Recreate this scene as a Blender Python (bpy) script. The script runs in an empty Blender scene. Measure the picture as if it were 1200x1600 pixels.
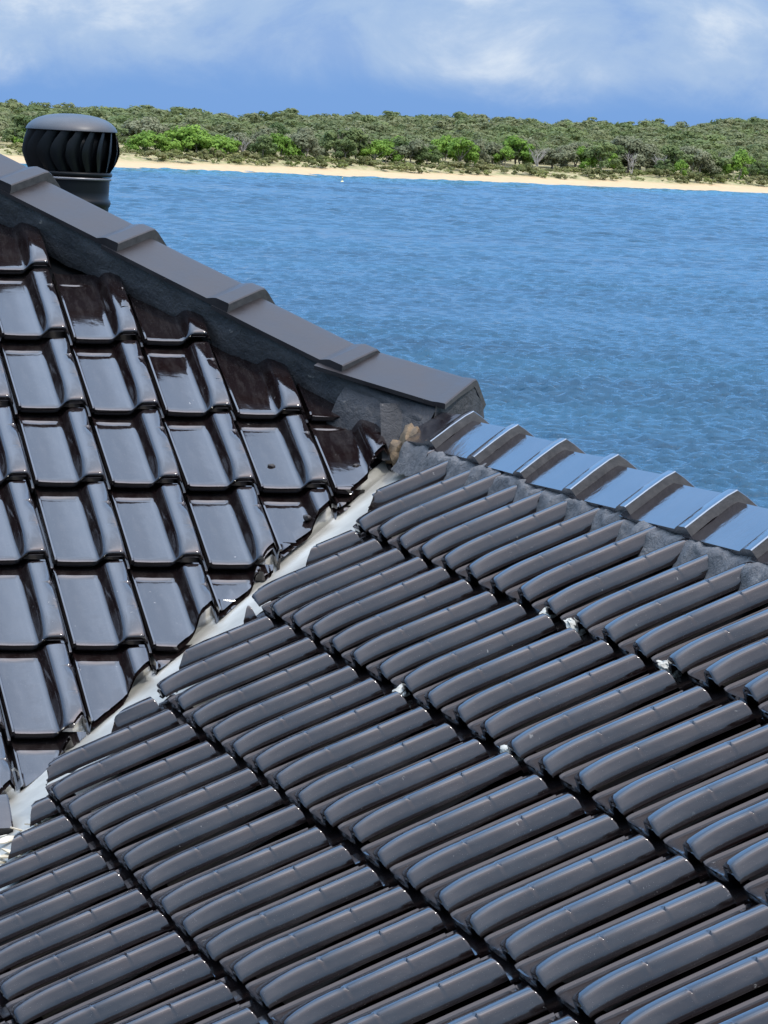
import bpy, bmesh, math, random
import numpy as np
from mathutils import Vector, Matrix, noise

R = math.radians
scene = bpy.context.scene
col = scene.collection

# ------------------------------------------------------------------ camera
ZJ = 17.2                       # height of the roof junction above the sea
CAM = Vector((-2.9067, -10.2622, ZJ + 0.79985))
cam_data = bpy.data.cameras.new("camera")
cam = bpy.data.objects.new("camera", cam_data)
col.objects.link(cam)
right = Vector((0.9648677, -0.25786293, 0.05036897))
up = Vector((-0.02293224, 0.10832374, 0.99385114))
fwd = Vector((0.26173352, 0.96008993, -0.0986047))
cam.matrix_world = Matrix(((right.x, up.x, -fwd.x, CAM.x), (right.y, up.y, -fwd.y, CAM.y),
                           (right.z, up.z, -fwd.z, CAM.z), (0, 0, 0, 1)))
cam_data.sensor_width = 36.0
cam_data.lens = 6103.9 / 1600 * 36
cam_data.clip_start = 0.1
cam_data.clip_end = 30000
scene.camera = cam

# ------------------------------------------------------------------ sun and sky
SUN_EL = R(56)
SUN_DIR = Vector((0.60, -0.80, 0)).normalized() * math.cos(SUN_EL) + Vector((0, 0, math.sin(SUN_EL)))
sun_data = bpy.data.lights.new("sun", 'SUN')
sun_data.energy = 2.0
sun_data.angle = R(5)
sun_data.color = (1.0, 0.95, 0.88)
sun = bpy.data.objects.new("sun", sun_data)
sun.rotation_euler = (-SUN_DIR).to_track_quat('-Z', 'Y').to_euler()
sun.location = (20, -30, 70)
col.objects.link(sun)

world = bpy.data.worlds.new("World")
scene.world = world
world.use_nodes = True
wt = world.node_tree
wt.nodes.clear()
def wn(t, **kw):
    n = wt.nodes.new(t)
    for k, v in kw.items():
        setattr(n, k, v)
    return n
def wl(a, b): wt.links.new(a, b)
def wmath(op, a, b=None, clamp=False):
    n = wn('ShaderNodeMath', operation=op, use_clamp=clamp)
    for i, v in enumerate((a, b)):
        if v is None: continue
        if isinstance(v, (int, float)): n.inputs[i].default_value = v
        else: wl(v, n.inputs[i])
    return n.outputs[0]
def wrange(v, a, b, c=0.0, d=1.0):
    n = wn('ShaderNodeMapRange', interpolation_type='SMOOTHSTEP')
    wl(v, n.inputs[0])
    for i, x in enumerate((a, b, c, d)): n.inputs[1 + i].default_value = x
    return n.outputs[0]
def wmix(f, a, b):
    n = wn('ShaderNodeMix', data_type='RGBA')
    wl(f, n.inputs[0])
    for i, v in ((6, a), (7, b)):
        if isinstance(v, tuple): n.inputs[i].default_value = (*v, 1)
        else: wl(v, n.inputs[i])
    return n.outputs[2]
sky = wn('ShaderNodeTexSky', sky_type='NISHITA', sun_disc=False)
sky.sun_elevation = SUN_EL
sky.sun_rotation = math.atan2(SUN_DIR.x, SUN_DIR.y)
sky.altitude = 20
sky.air_density = 1.0
sky.dust_density = 0.6
sky.ozone_density = 1.5
tc = wn('ShaderNodeTexCoord')
sep = wn('ShaderNodeSeparateXYZ')
wl(tc.outputs['Generated'], sep.inputs[0])
z = sep.outputs['Z']
mp = wn('ShaderNodeMapping'); mp.inputs['Scale'].default_value = (14, 14, 26); mp.inputs['Location'].default_value = (3.1, 0.7, 0)
wl(tc.outputs['Generated'], mp.inputs[0])
n1 = wn('ShaderNodeTexNoise'); n1.inputs['Scale'].default_value = 1.5; n1.inputs['Detail'].default_value = 9; n1.inputs['Roughness'].default_value = 0.60
n1.inputs['Distortion'].default_value = 0.4
wl(mp.outputs[0], n1.inputs[0])
mp2 = wn('ShaderNodeMapping'); mp2.inputs['Scale'].default_value = (2.2, 2.2, 4.0); mp2.inputs['Location'].default_value = (0.3, 5.0, 0)
wl(tc.outputs['Generated'], mp2.inputs[0])
n2 = wn('ShaderNodeTexNoise'); n2.inputs['Scale'].default_value = 1.0; n2.inputs['Detail'].default_value = 6; n2.inputs['Roughness'].default_value = 0.5
wl(mp2.outputs[0], n2.inputs[0])
# the far cloud deck: a blue rain-shaded bank on the horizon, paler broken cloud above it
lift = wmath('ADD', z, wmath('MULTIPLY', wmath('SUBTRACT', n1.outputs[0], 0.5), 0.016))
deck = wrange(lift, 0.005, 0.017)
puff = wrange(n1.outputs[0], 0.47, 0.80)
bank = (0.185, 0.375, 0.76)
cl_soft = (0.38, 0.54, 0.81)
cl_white = (0.80, 0.88, 0.98)
lowcloud = wmix(deck, bank, wmix(puff, wmix(wrange(n1.outputs[0], 0.30, 0.50), (0.27, 0.44, 0.78), cl_soft), cl_white))
# higher up the same deck is seen from below, sunlit and thick
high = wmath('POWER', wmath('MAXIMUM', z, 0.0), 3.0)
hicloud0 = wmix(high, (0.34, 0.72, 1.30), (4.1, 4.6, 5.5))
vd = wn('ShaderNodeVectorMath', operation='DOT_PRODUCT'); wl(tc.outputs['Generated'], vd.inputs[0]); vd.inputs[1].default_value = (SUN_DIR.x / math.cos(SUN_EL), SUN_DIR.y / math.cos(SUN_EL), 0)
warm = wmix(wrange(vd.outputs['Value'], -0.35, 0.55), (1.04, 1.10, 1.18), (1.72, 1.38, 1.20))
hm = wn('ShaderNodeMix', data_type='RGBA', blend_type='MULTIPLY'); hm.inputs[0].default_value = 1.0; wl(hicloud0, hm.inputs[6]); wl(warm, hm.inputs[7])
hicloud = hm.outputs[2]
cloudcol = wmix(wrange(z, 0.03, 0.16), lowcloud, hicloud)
cover_hi = wrange(n2.outputs[0], 0.36, 0.60, 0.70, 1.0)
cov = wn('ShaderNodeMix', data_type='FLOAT')
wl(wrange(z, 0.02, 0.15), cov.inputs[0]); cov.inputs[2].default_value = 0.95; wl(cover_hi, cov.inputs[3])
bg1 = wn('ShaderNodeBackground'); wl(sky.outputs[0], bg1.inputs[0]); bg1.inputs[1].default_value = 0.10
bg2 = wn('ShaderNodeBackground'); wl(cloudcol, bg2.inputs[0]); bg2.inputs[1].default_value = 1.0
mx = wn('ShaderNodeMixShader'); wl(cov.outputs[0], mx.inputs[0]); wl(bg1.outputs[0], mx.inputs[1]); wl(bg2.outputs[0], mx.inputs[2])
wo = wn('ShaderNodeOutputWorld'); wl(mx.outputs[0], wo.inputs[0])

scene.view_settings.view_transform = 'Standard'
scene.view_settings.look = 'None'
scene.view_settings.gamma = 1.0
scene.view_settings.exposure = 0.0
scene.view_settings.use_curve_mapping = False
scene.cycles.max_bounces = 6
scene.cycles.use_denoising = True

# ------------------------------------------------------------------ helpers
def new_obj(name, mesh, parent=None, loc=None, **props):
    o = bpy.data.objects.new(name, mesh)
    col.objects.link(o)
    if parent is not None: o.parent = parent
    if loc is not None: o.location = loc
    for k, v in props.items(): o[k] = v
    return o
def mesh_from(name, verts, faces, mat=None, smooth=True):
    me = bpy.data.meshes.new(name)
    me.from_pydata([tuple(v) for v in verts], [], [tuple(f) for f in faces])
    if mat: me.materials.append(mat)
    if smooth: me.polygons.foreach_set('use_smooth', [True] * len(me.polygons))
    me.update()
    return me
def sharp(me, deg=35):
    me.polygons.foreach_set('use_smooth', [True] * len(me.polygons))
    me.set_sharp_from_angle(angle=R(deg))
def fix_normals(me):
    bm = bmesh.new(); bm.from_mesh(me)
    bmesh.ops.recalc_face_normals(bm, faces=bm.faces[:])
    bm.to_mesh(me); bm.free()
def fbm(p, sc, oct=4):
    return noise.fractal(Vector(p) * sc, 1.0, 2.0, oct)
def lathe(prof, n=32, mat=None, name='ring', closed=False):
    vs = []; fs = []
    m = len(prof)
    for i in range(n):
        a = 2 * math.pi * i / n
        for r, h in prof: vs.append((r * math.cos(a), r * math.sin(a), h))
    mm = m if closed else m - 1
    for i in range(n):
        j = (i + 1) % n
        for k in range(mm):
            k2 = (k + 1) % m
            fs.append((i * m + k, j * m + k, j * m + k2, i * m + k2))
    return mesh_from(name, vs, fs, mat)

class Mat:
    def __init__(self, name, color=(0.5, 0.5, 0.5), rough=0.5, ior=1.45, metal=0.0):
        self.m = bpy.data.materials.new(name); self.m.use_nodes = True
        self.t = self.m.node_tree
        self.b = self.t.nodes['Principled BSDF']
        self.b.inputs['Base Color'].default_value = (*color, 1)
        self.b.inputs['Roughness'].default_value = rough
        self.b.inputs['IOR'].default_value = ior
        self.b.inputs['Metallic'].default_value = metal
    def n(self, t, **kw):
        n = self.t.nodes.new(t)
        for k, v in kw.items(): setattr(n, k, v)
        return n
    def l(self, a, b): self.t.links.new(a, b)
    def noise(self, scale, detail=4, rough=0.5, coord='Object', vec_scale=None, dist=0.0):
        tcn = self.n('ShaderNodeTexCoord'); v = tcn.outputs[coord]
        if coord == 'World':
            pass
        if vec_scale:
            mpn = self.n('ShaderNodeMapping'); mpn.inputs['Scale'].default_value = vec_scale
            self.l(v, mpn.inputs[0]); v = mpn.outputs[0]
        nn = self.n('ShaderNodeTexNoise')
        nn.inputs['Scale'].default_value = scale; nn.inputs['Detail'].default_value = detail
        nn.inputs['Roughness'].default_value = rough; nn.inputs['Distortion'].default_value = dist
        self.l(v, nn.inputs[0])
        return nn
    def wnoise(self, scale, detail=4, rough=0.5, vec_scale=None, rot=None, dist=0.0):
        g = self.n('ShaderNodeNewGeometry'); v = g.outputs['Position']
        if vec_scale or rot:
            mpn = self.n('ShaderNodeMapping')
            if vec_scale: mpn.inputs['Scale'].default_value = vec_scale
            if rot: mpn.inputs['Rotation'].default_value = rot
            self.l(v, mpn.inputs[0]); v = mpn.outputs[0]
        nn = self.n('ShaderNodeTexNoise')
        nn.inputs['Scale'].default_value = scale; nn.inputs['Detail'].default_value = detail
        nn.inputs['Roughness'].default_value = rough; nn.inputs['Distortion'].default_value = dist
        self.l(v, nn.inputs[0])
        return nn
    def rng(self, v, a, b, c, d):
        n = self.n('ShaderNodeMapRange'); self.l(v, n.inputs[0])
        for i, x in enumerate((a, b, c, d)): n.inputs[1 + i].default_value = x
        return n.outputs[0]
    def mix(self, f, a, b, mode='MIX'):
        n = self.n('ShaderNodeMix', data_type='RGBA', blend_type=mode)
        if isinstance(f, (int, float)): n.inputs[0].default_value = f
        else: self.l(f, n.inputs[0])
        for i, v in ((6, a), (7, b)):
            if isinstance(v, tuple): n.inputs[i].default_value = (*v, 1)
            else: self.l(v, n.inputs[i])
        return n.outputs[2]
    def bump(self, h, strength=0.3, dist=0.01, prev=None):
        b = self.n('ShaderNodeBump'); b.inputs['Strength'].default_value = strength; b.inputs['Distance'].default_value = dist
        self.l(h, b.inputs['Height'])
        if prev is not None: self.l(prev, b.inputs['Normal'])
        self.l(b.outputs[0], self.b.inputs['Normal'])
        return b.outputs[0]
    def random(self):
        return self.n('ShaderNodeObjectInfo').outputs['Random']

# ------------------------------------------------------------------ materials
def tile_material():
    M = Mat('glazed_tile', (0.006, 0.004, 0.004), 0.10, 1.62)
    rnd = M.random()
    base = M.mix(rnd, (0.0065, 0.0035, 0.0035), (0.0075, 0.0055, 0.0055))
    sp = M.wnoise(900, 2, 0.5)
    speck = M.rng(sp.outputs[0], 0.735, 0.76, 0.0, 1.0)
    big = M.wnoise(5.0, 4, 0.6)
    dust = M.rng(big.outputs[0], 0.45, 0.75, 0.0, 0.05)
    c = M.mix(dust, base, (0.10, 0.09, 0.085))
    c = M.mix(speck, c, (0.30, 0.29, 0.27))
    st = M.noise(5, 5, 0.65, 'Object', (9.0, 1.6, 3.0))
    streak = M.rng(st.outputs[0], 0.50, 0.78, 0.0, 0.22)
    c = M.mix(streak, c, (0.085, 0.078, 0.072))
    lich = M.wnoise(60, 3, 0.6); gate = M.wnoise(3.1, 2, 0.5)
    lm = M.n('ShaderNodeMath', operation='MULTIPLY'); M.l(M.rng(lich.outputs[0], 0.70, 0.73, 0, 1), lm.inputs[0]); M.l(M.rng(gate.outputs[0], 0.52, 0.62, 0, .8), lm.inputs[1])
    c = M.mix(lm.outputs[0], c, (0.16, 0.155, 0.14))
    M.l(c, M.b.inputs['Base Color'])
    r0 = M.wnoise(11, 5, 0.6)
    r1a = M.rng(r0.outputs[0], 0.3, 0.75, 0.03, 0.09)
    r1 = M.n('ShaderNodeMath', operation='MULTIPLY_ADD'); M.l(rnd, r1.inputs[0]); r1.inputs[1].default_value = 0.05; M.l(r1a, r1.inputs[2]); r1 = r1.outputs[0]
    M.l(r1, M.b.inputs['Roughness'])
    w = M.wnoise(16, 3, 0.5)
    f = M.wnoise(160, 3, 0.5)
    a = M.bump(w.outputs[0], 0.07, 0.010)
    M.bump(f.outputs[0], 0.06, 0.0008, a)
    return M.m
def cap_material(name, rough, ior, base):
    M = Mat(name, base, rough, ior)
    nz = M.wnoise(9, 5, 0.6)
    c = M.mix(M.rng(nz.outputs[0], 0.35, 0.8, 0, 0.35), base, (base[0] + 0.05, base[1] + 0.047, base[2] + 0.045))
    M.l(c, M.b.inputs['Base Color'])
    M.l(M.rng(nz.outputs[0], 0.3, 0.8, rough * 0.8, rough * 1.35), M.b.inputs['Roughness'])
    f = M.wnoise(70, 4, 0.6)
    g2 = M.wnoise(6, 4, 0.6)
    q = M.bump(g2.outputs[0], 0.10, 0.02)
    M.bump(f.outputs[0], 0.16, 0.002, q)
    return M.m
def mortar_material(name, c1, c2, k):
    M = Mat(name, c1, 0.72)
    a = M.wnoise(14, 6, 0.65); b = M.wnoise(90, 4, 0.6)
    c = M.mix(M.rng(a.outputs[0], 0.3, 0.7, 0, 1), c1, c2)
    chip = M.wnoise(28, 3, 0.6)
    c = M.mix(M.rng(chip.outputs[0], 0.70, 0.74, 0, 0.7), c, (0.22, 0.20, 0.17))
    pass
    M.l(c, M.b.inputs['Base Color'])
    mid = M.wnoise(38, 4, 0.7, None, None, 1.2)
    x0 = M.bump(mid.outputs[0], 0.7 * k, 0.012)
    x = M.bump(a.outputs[0], 0.6, 0.025, x0)
    M.bump(b.outputs[0], 0.45 * k, 0.004, x)
    return M.m
def simple_noise_mat(name, c1, c2, scale, rough, metal=0.0, bump=0.2, bdist=0.003, ior=1.45):
    M = Mat(name, c1, rough, ior, metal)
    a = M.wnoise(scale, 5, 0.6)
    M.l(M.mix(M.rng(a.outputs[0], 0.3, 0.7, 0, 1), c1, c2), M.b.inputs['Base Color'])
    if bump: M.bump(a.outputs[0], bump, bdist)
    return M.m
m_tile = tile_material()
m_hipcap = cap_material('hip_cap_paint', 0.44, 1.36, (0.019, 0.017, 0.018))
m_ridgecap = cap_material('ridge_cap_glaze', 0.07, 2.6, (0.014, 0.011, 0.012))
m_mortar = mortar_material('painted_mortar', (0.050, 0.050, 0.050), (0.110, 0.107, 0.102), 1.0)
m_hipmortar = mortar_material('dark_hip_mortar', (0.026, 0.027, 0.029), (0.060, 0.060, 0.061), 0.6)
m_under = simple_noise_mat('sarking', (0.010, 0.010, 0.010), (0.02, 0.018, 0.017), 6, 0.9)
m_valley = simple_noise_mat('galvanised_valley', (0.40, 0.40, 0.355), (0.27, 0.27, 0.24), 7, 0.42, 0.25, 0.1, 0.004)
m_clay = simple_noise_mat('broken_bedding', (0.20, 0.14, 0.08), (0.10, 0.075, 0.05), 45, 0.9, 0, 0.8, 0.01)
m_pale = simple_noise_mat('pale_mortar', (0.42, 0.42, 0.37), (0.20, 0.20, 0.17), 120, 0.9, 0, 0.8, 0.004)
m_leaf_dry = simple_noise_mat('dry_leaf', (0.35, 0.29, 0.18), (0.55, 0.52, 0.44), 30, 0.7)
m_cut = simple_noise_mat('cut_tile_edge', (0.030, 0.022, 0.018), (0.012, 0.010, 0.009), 60, 0.85)
m_capend = simple_noise_mat('cap_end_mortar', (0.085, 0.080, 0.076), (0.050, 0.048, 0.047), 40, 0.8, 0, 0.5, 0.006)
m_chip = simple_noise_mat('dark_chip', (0.012, 0.010, 0.010), (0.03, 0.025, 0.02), 50, 0.6)
m_vent = simple_noise_mat('vent_metal', (0.0025, 0.004, 0.005), (0.004, 0.005, 0.006), 12, 0.38, 0.0, 0.05, 0.003, 1.25)
m_ventdome = simple_noise_mat('vent_dome_metal', (0.03, 0.035, 0.04), (0.04, 0.044, 0.05), 12, 0.40, 0.0, 0.05)
m_ventring = simple_noise_mat('vent_ring_metal', (0.16, 0.165, 0.17), (0.12, 0.12, 0.13), 12, 0.35, 0.6, 0.05)
m_wall = simple_noise_mat('rendered_wall', (0.55, 0.53, 0.48), (0.50, 0.48, 0.44), 3, 0.85)
m_timber = simple_noise_mat('painted_fascia', (0.05, 0.05, 0.055), (0.04, 0.04, 0.045), 3, 0.5)

# ------------------------------------------------------------------ roof frame of reference (J = top of the valley)
TH = R(28.5686); CT, ST, TT = math.cos(TH), math.sin(TH), math.tan(TH)
W = 0.2; G = 0.35505
J = Vector((0, 0, ZJ))
PA = J + Vector((-0.9352, 0.9495, 0.517))
PB = J + Vector((-0.390, -0.8709, -0.2124))
GROUND = ZJ - 5.6
BASE = Vector((-3.0, 2.0, GROUND))
house = new_obj('house', None, None, BASE, label='near house with dark glazed tile roof, hip, valley and ridge', category='house')
house.empty_display_size = 0.5
def hpart(name, me, **props):
    """part of the house: mesh given in world coordinates"""
    o = new_obj(name, me, house, None, **props)
    me.transform(Matrix.Translation(-BASE))
    return o
def hsub(name, me, parent, mw=None):
    o = new_obj(name, me, parent)
    M = mw if mw is not None else Matrix.Identity(4)
    o.matrix_local = Matrix.Translation(-BASE) @ M
    return o

# --- decks under the tiles
def deck(name, pts, drop, label=None):
    """pts: list of (x, y, z) relative to J on the tile plane"""
    vs = [J + Vector(p) - Vector((0, 0, drop)) for p in pts]
    n = len(vs)
    me = mesh_from(name, vs + [v - Vector((0, 0, 0.03)) for v in vs],
                   [tuple(range(n)), tuple(range(2 * n - 1, n - 1, -1))] + [(i, i + n, (i + 1) % n + n, (i + 1) % n) for i in range(n)], m_under, False)
    fix_normals(me)
    o = hpart(name, me)
    if label: o['label'] = label
    return o
EAVE = 3.0; RID = 4.0; WX = -12.0; WY = -6.4
slopeA = deck('roof_slope', [(-EAVE, -EAVE, -EAVE * TT), (0, 0, 0), (-RID, RID, RID * TT), (WX, RID, RID * TT), (WX, -EAVE, -EAVE * TT)], 0.085, 'roof slope of broad shiny tiles left of the valley')
slopeB = deck('roof_slope', [(-EAVE, -EAVE, -EAVE * TT), (-EAVE, WY, -EAVE * TT), (0, WY, 0), (0, 0, 0)], 0.085, 'roof slope seen across its rolls, right of the valley')
def tile_plane_mat():
    M = Mat('far_slope_tiles', (0.012, 0.009, 0.009), 0.15, 1.7)
    return M.m
slopeC = deck('roof_slope', [(0, 0, 0), (0, WY, 0), (EAVE, WY, -EAVE * TT), (EAVE, 2 * RID + EAVE, -EAVE * TT), (-RID, RID, RID * TT)], 0.03)
slopeD = deck('roof_slope', [(-RID, RID, RID * TT), (EAVE, 2 * RID + EAVE, -EAVE * TT), (WX, 2 * RID + EAVE, -EAVE * TT), (WX, RID, RID * TT)], 0.03)
for s in (slopeC, slopeD):
    s.data.materials[0] = tile_plane_mat()

# --- the tile
UB = [(0, -.024), (.028, -.024), (.036, .002), (.058, .003), (.074, -.002), (.12, -.003), (.30, -.0035), (.52, -.002), (.57, .000), (.595, .0035), (.612, .0090),
      (.635, .0185), (.660, .0275), (.685, .0342), (.715, .0378), (.76, .0398), (.81, .0408), (.855, .0412), (.885, .0408), (.900, .0393), (.910, .0365), (.920, .0320), (.943, .0205), (.962, .0110)]
UN = [-.024, -.024, .002, .003, -.002, -.003, -.0035, -.002, -.001, .0015, .0050, .0115, .0170, .0210, .0228, .0236, .0241, .0243, .0240, .0228, .0205, .0180, .0110, .005]
VF = [0, .004, .015, .035, .065, .10, .145, .20, .27, .318, .328, .338, .348, .50, .640, .650, .660, .670, .86, .905, .912, .920, .928, .936, .944, .951, .953, 1.0, 1.13]
TILT = 0.031
THK = 0.013
def tile_mesh(seed=0):
    rnd = random.Random(seed)
    top = []
    nu, nv = len(UB), len(VF)
    for j, vf in enumerate(VF):
        for i, (u, hb) in enumerate(UB):
            hn = UN[i]
            if vf < .27:
                k = math.sqrt(max(0, 1 - (1 - vf / .27) ** 2)); h = hn + (hb - hn) * k
                if u < .58: h -= 0.0025 * (1 - min(1, vf / .035)) ** 2
            else: h = hb
            if vf in (.328, .338, .650, .660) and .84 < u < .94: h -= 0.0022 if vf in (.338, .650) else -0.0016
            if vf in (.912, .920) and .09 < u < .53: h += 0.0022
            if vf == .944: h = min(h, .038)
            if vf == .951: h = min(h, .031) if u > .6 else h
            if vf > .952: h = min(h, .006) - 0.003
            h -= TILT * vf
            h += 0.0003 * noise.noise(Vector((u * 4 + seed * 7.3, vf * 5, seed)))
            # the nose edge is a little bowed
            vv = vf * G
            if vf < 0.05 and u > .62: vv += -0.004 * math.sin((u - .62) / .38 * math.pi)
            top.append((u * W, vv, h))
    n = len(top)
    bot = []
    for k, (x, y, h) in enumerate(top):
        j = k // nu
        bot.append((x, y + (0.004 if j == 0 else 0), h - (THK if UB[k % nu][0] < .93 else .007) - (0.003 if UB[k % nu][0] < .55 else 0)))
    faces = []
    for j in range(nv - 1):
        for i in range(nu - 1):
            a = j * nu + i
            faces.append((a, a + 1, a + 1 + nu, a + nu))
            faces.append((n + a + nu, n + a + nu + 1, n + a + 1, n + a))
    for i in range(nu - 1):
        faces.append((n + i, n + i + 1, i + 1, i))
        a = (nv - 1) * nu + i
        faces.append((a, a + 1, n + a + 1, n + a))
    for j in range(nv - 1):
        a = j * nu
        faces.append((a, a + nu, n + a + nu, n + a))
        a = j * nu + nu - 1
        faces.append((n + a, n + a + nu, a + nu, a))
    me = mesh_from('roof_tile', top + bot, faces, m_tile)
    sharp(me, 50)
    return me
TILES = [tile_mesh(s) for s in range(4)]
def cut_tile(me, mw, cuts, seed):
    """cuts: world planes (point, normal); the side the normal points to is removed"""
    bm = bmesh.new(); bm.from_mesh(me)
    inv = mw.inverted()
    for p, nrm in cuts:
        lp = inv @ Vector(p); ln = (mw.to_3x3().transposed() @ Vector(nrm)).normalized()
        res = bmesh.ops.bisect_plane(bm, geom=bm.verts[:] + bm.edges[:] + bm.faces[:], plane_co=lp, plane_no=ln, clear_outer=True)
        edges = [e for e in res['geom_cut'] if isinstance(e, bmesh.types.BMEdge)]
        for v in {v for e in edges for v in e.verts}:
            w = mw @ v.co
            v.co -= ln * (0.004 + 0.014 * noise.noise(w * 7.0 + Vector((seed, 0, 0))) + 0.0025 * noise.noise(w * 60))
        if False:
            try:
                fr = bmesh.ops.triangle_fill(bm, edges=edges, use_beauty=True)
                for f in fr['geom']:
                    if isinstance(f, bmesh.types.BMFace): f.material_index = 1
            except Exception: pass
    ok = len(bm.faces) > 3
    m2 = bpy.data.meshes.new('roof_tile_cut')
    bm.to_mesh(m2); bm.free()
    m2.materials.append(m_tile); m2.materials.append(m_cut)
    sharp(m2, 50)
    for f in m2.polygons:
        if f.material_index == 1: f.use_smooth = False
    return m2 if ok else None
UA, VA, NA = Vector((1, 0, 0)), Vector((0, CT, ST)), Vector((0, -ST, CT))
UBv, VBv, NB = Vector((0, -1, 0)), Vector((CT, 0, ST)), Vector((-ST, 0, CT))
def frame(U, V, N, o):
    return Matrix(((U.x, V.x, N.x, o.x), (U.y, V.y, N.y, o.y), (U.z, V.z, N.z, o.z), (0, 0, 0, 1)))
rt = random.Random(11)
def place_tile(parent, U, V, N, lat, cuts, idx):
    o = lat - U * W + N * rt.uniform(-.0015, .0015) + V * rt.uniform(-.005, .005) + U * rt.uniform(-.0016, .0016)
    mw = frame(U, V, N, o) @ Matrix.Rotation(rt.uniform(-.009, .009), 4, 'Z') @ Matrix.Rotation(rt.uniform(-.014, .014), 4, 'Y') @ Matrix.Rotation(rt.uniform(-.008, .008), 4, 'X')
    me = TILES[idx % len(TILES)]
    need = []
    cs = [mw @ Vector((x, y, 0)) for x in (0, W) for y in (-.005, G * 1.13)]
    for p, nrm in cuts:
        ds = [(c - Vector(p)).dot(Vector(nrm)) for c in cs]
        if min(ds) > (-0.20 if nrm[1] > 0 and nrm[0] > 0 else -0.02): return None
        if max(ds) > 0: need.append((p, nrm))
    if need:
        me = cut_tile(me, mw, need, idx)
        if me is None: return None
    return hsub('roof_tile', me, parent, mw)
s2 = math.sqrt(.5)
CUT_B = 0.325
cutsA = [(J + Vector((-0.004, 0, 0)), Vector((1, -.945, 0)).normalized()),          # valley
         (J + Vector((-0.02, -0.02, 0)), Vector((s2, s2, 0)))]        # hip
cutsB = [(J + Vector((CUT_B, 0, 0)), Vector((-s2, s2, 0))), (J + Vector((-0.055, 0, 0)), Vector((1, 0, 0))),
         (J + Vector((-1.30, -1.60, 0)), Vector((-.452, .167, 0)).normalized())]
k = 0
for r in range(-3, 10):
    for c in range(-6, 9):
        k += 1
        lat = PA + UA * (c * W) - VA * (r * G)
        if lat.x - J.x < -2.45: continue
        place_tile(slopeA, UA, VA, NA, lat, cutsA, k * 7 % 13)
for r in range(0, 7):
    for c in range(-5, 27):
        k += 1
        lat = PB + UBv * (c * W) - VBv * (r * G)
        if lat.x - J.x < -2.75: continue
        place_tile(slopeB, UBv, VBv, NB, lat, cutsB, k * 5 % 11)

# --- valley sheet
def valley_mesh():
    # cross-section: plan distance q from the fold (negative = on slope A), flat metal with a small central bead
    D = Vector((-s2, -s2, -s2 * TT)).normalized()
    prof = [(-.040, .004), (-.036, .009), (-.030, .009), (-.024, .001), (-.018, .0), (-.010, .000), (-.004, 0.006), (.004, .006), (.010, .0), (.10, .0), (.30, 0), (.48, 0)]
    vs = []; fs = []
    nst = 46
    for i in range(nst):
        s = -0.05 + i * (4.1 / (nst - 1))
        c = J + Vector((-s * s2, -s * s2, -s * s2 * TT)) + Vector((0, 0, -0.064))
        for q, b in prof:
            # q metres sideways in plan, rising with either slope
            p = c + Vector((q * s2, -q * s2, 0)) + Vector((0, 0, abs(q) * s2 * TT + b))
            if p.x > J.x - .02: p.x = J.x - .02; p.z = min(p.z, J.z - .07)
            if q < 0 and p.y > J.y - .02: p.y = J.y - .02; p.z = min(p.z, J.z - .07)
            p.z += 0.0035 * noise.noise(p * 3.2) + 0.0015 * noise.noise(p * 11)
            vs.append(p)
    m = len(prof)
    for i in range(nst - 1):
        for a in range(m - 1):
            fs.append((i * m + a, i * m + a + 1, (i + 1) * m + a + 1, (i + 1) * m + a))
    me = mesh_from('valley_gutter', vs, fs, m_valley)
    fix_normals(me)
    return me
valley = hpart('valley_gutter', valley_mesh(), label='pale galvanised valley gutter between the two slopes')

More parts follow.
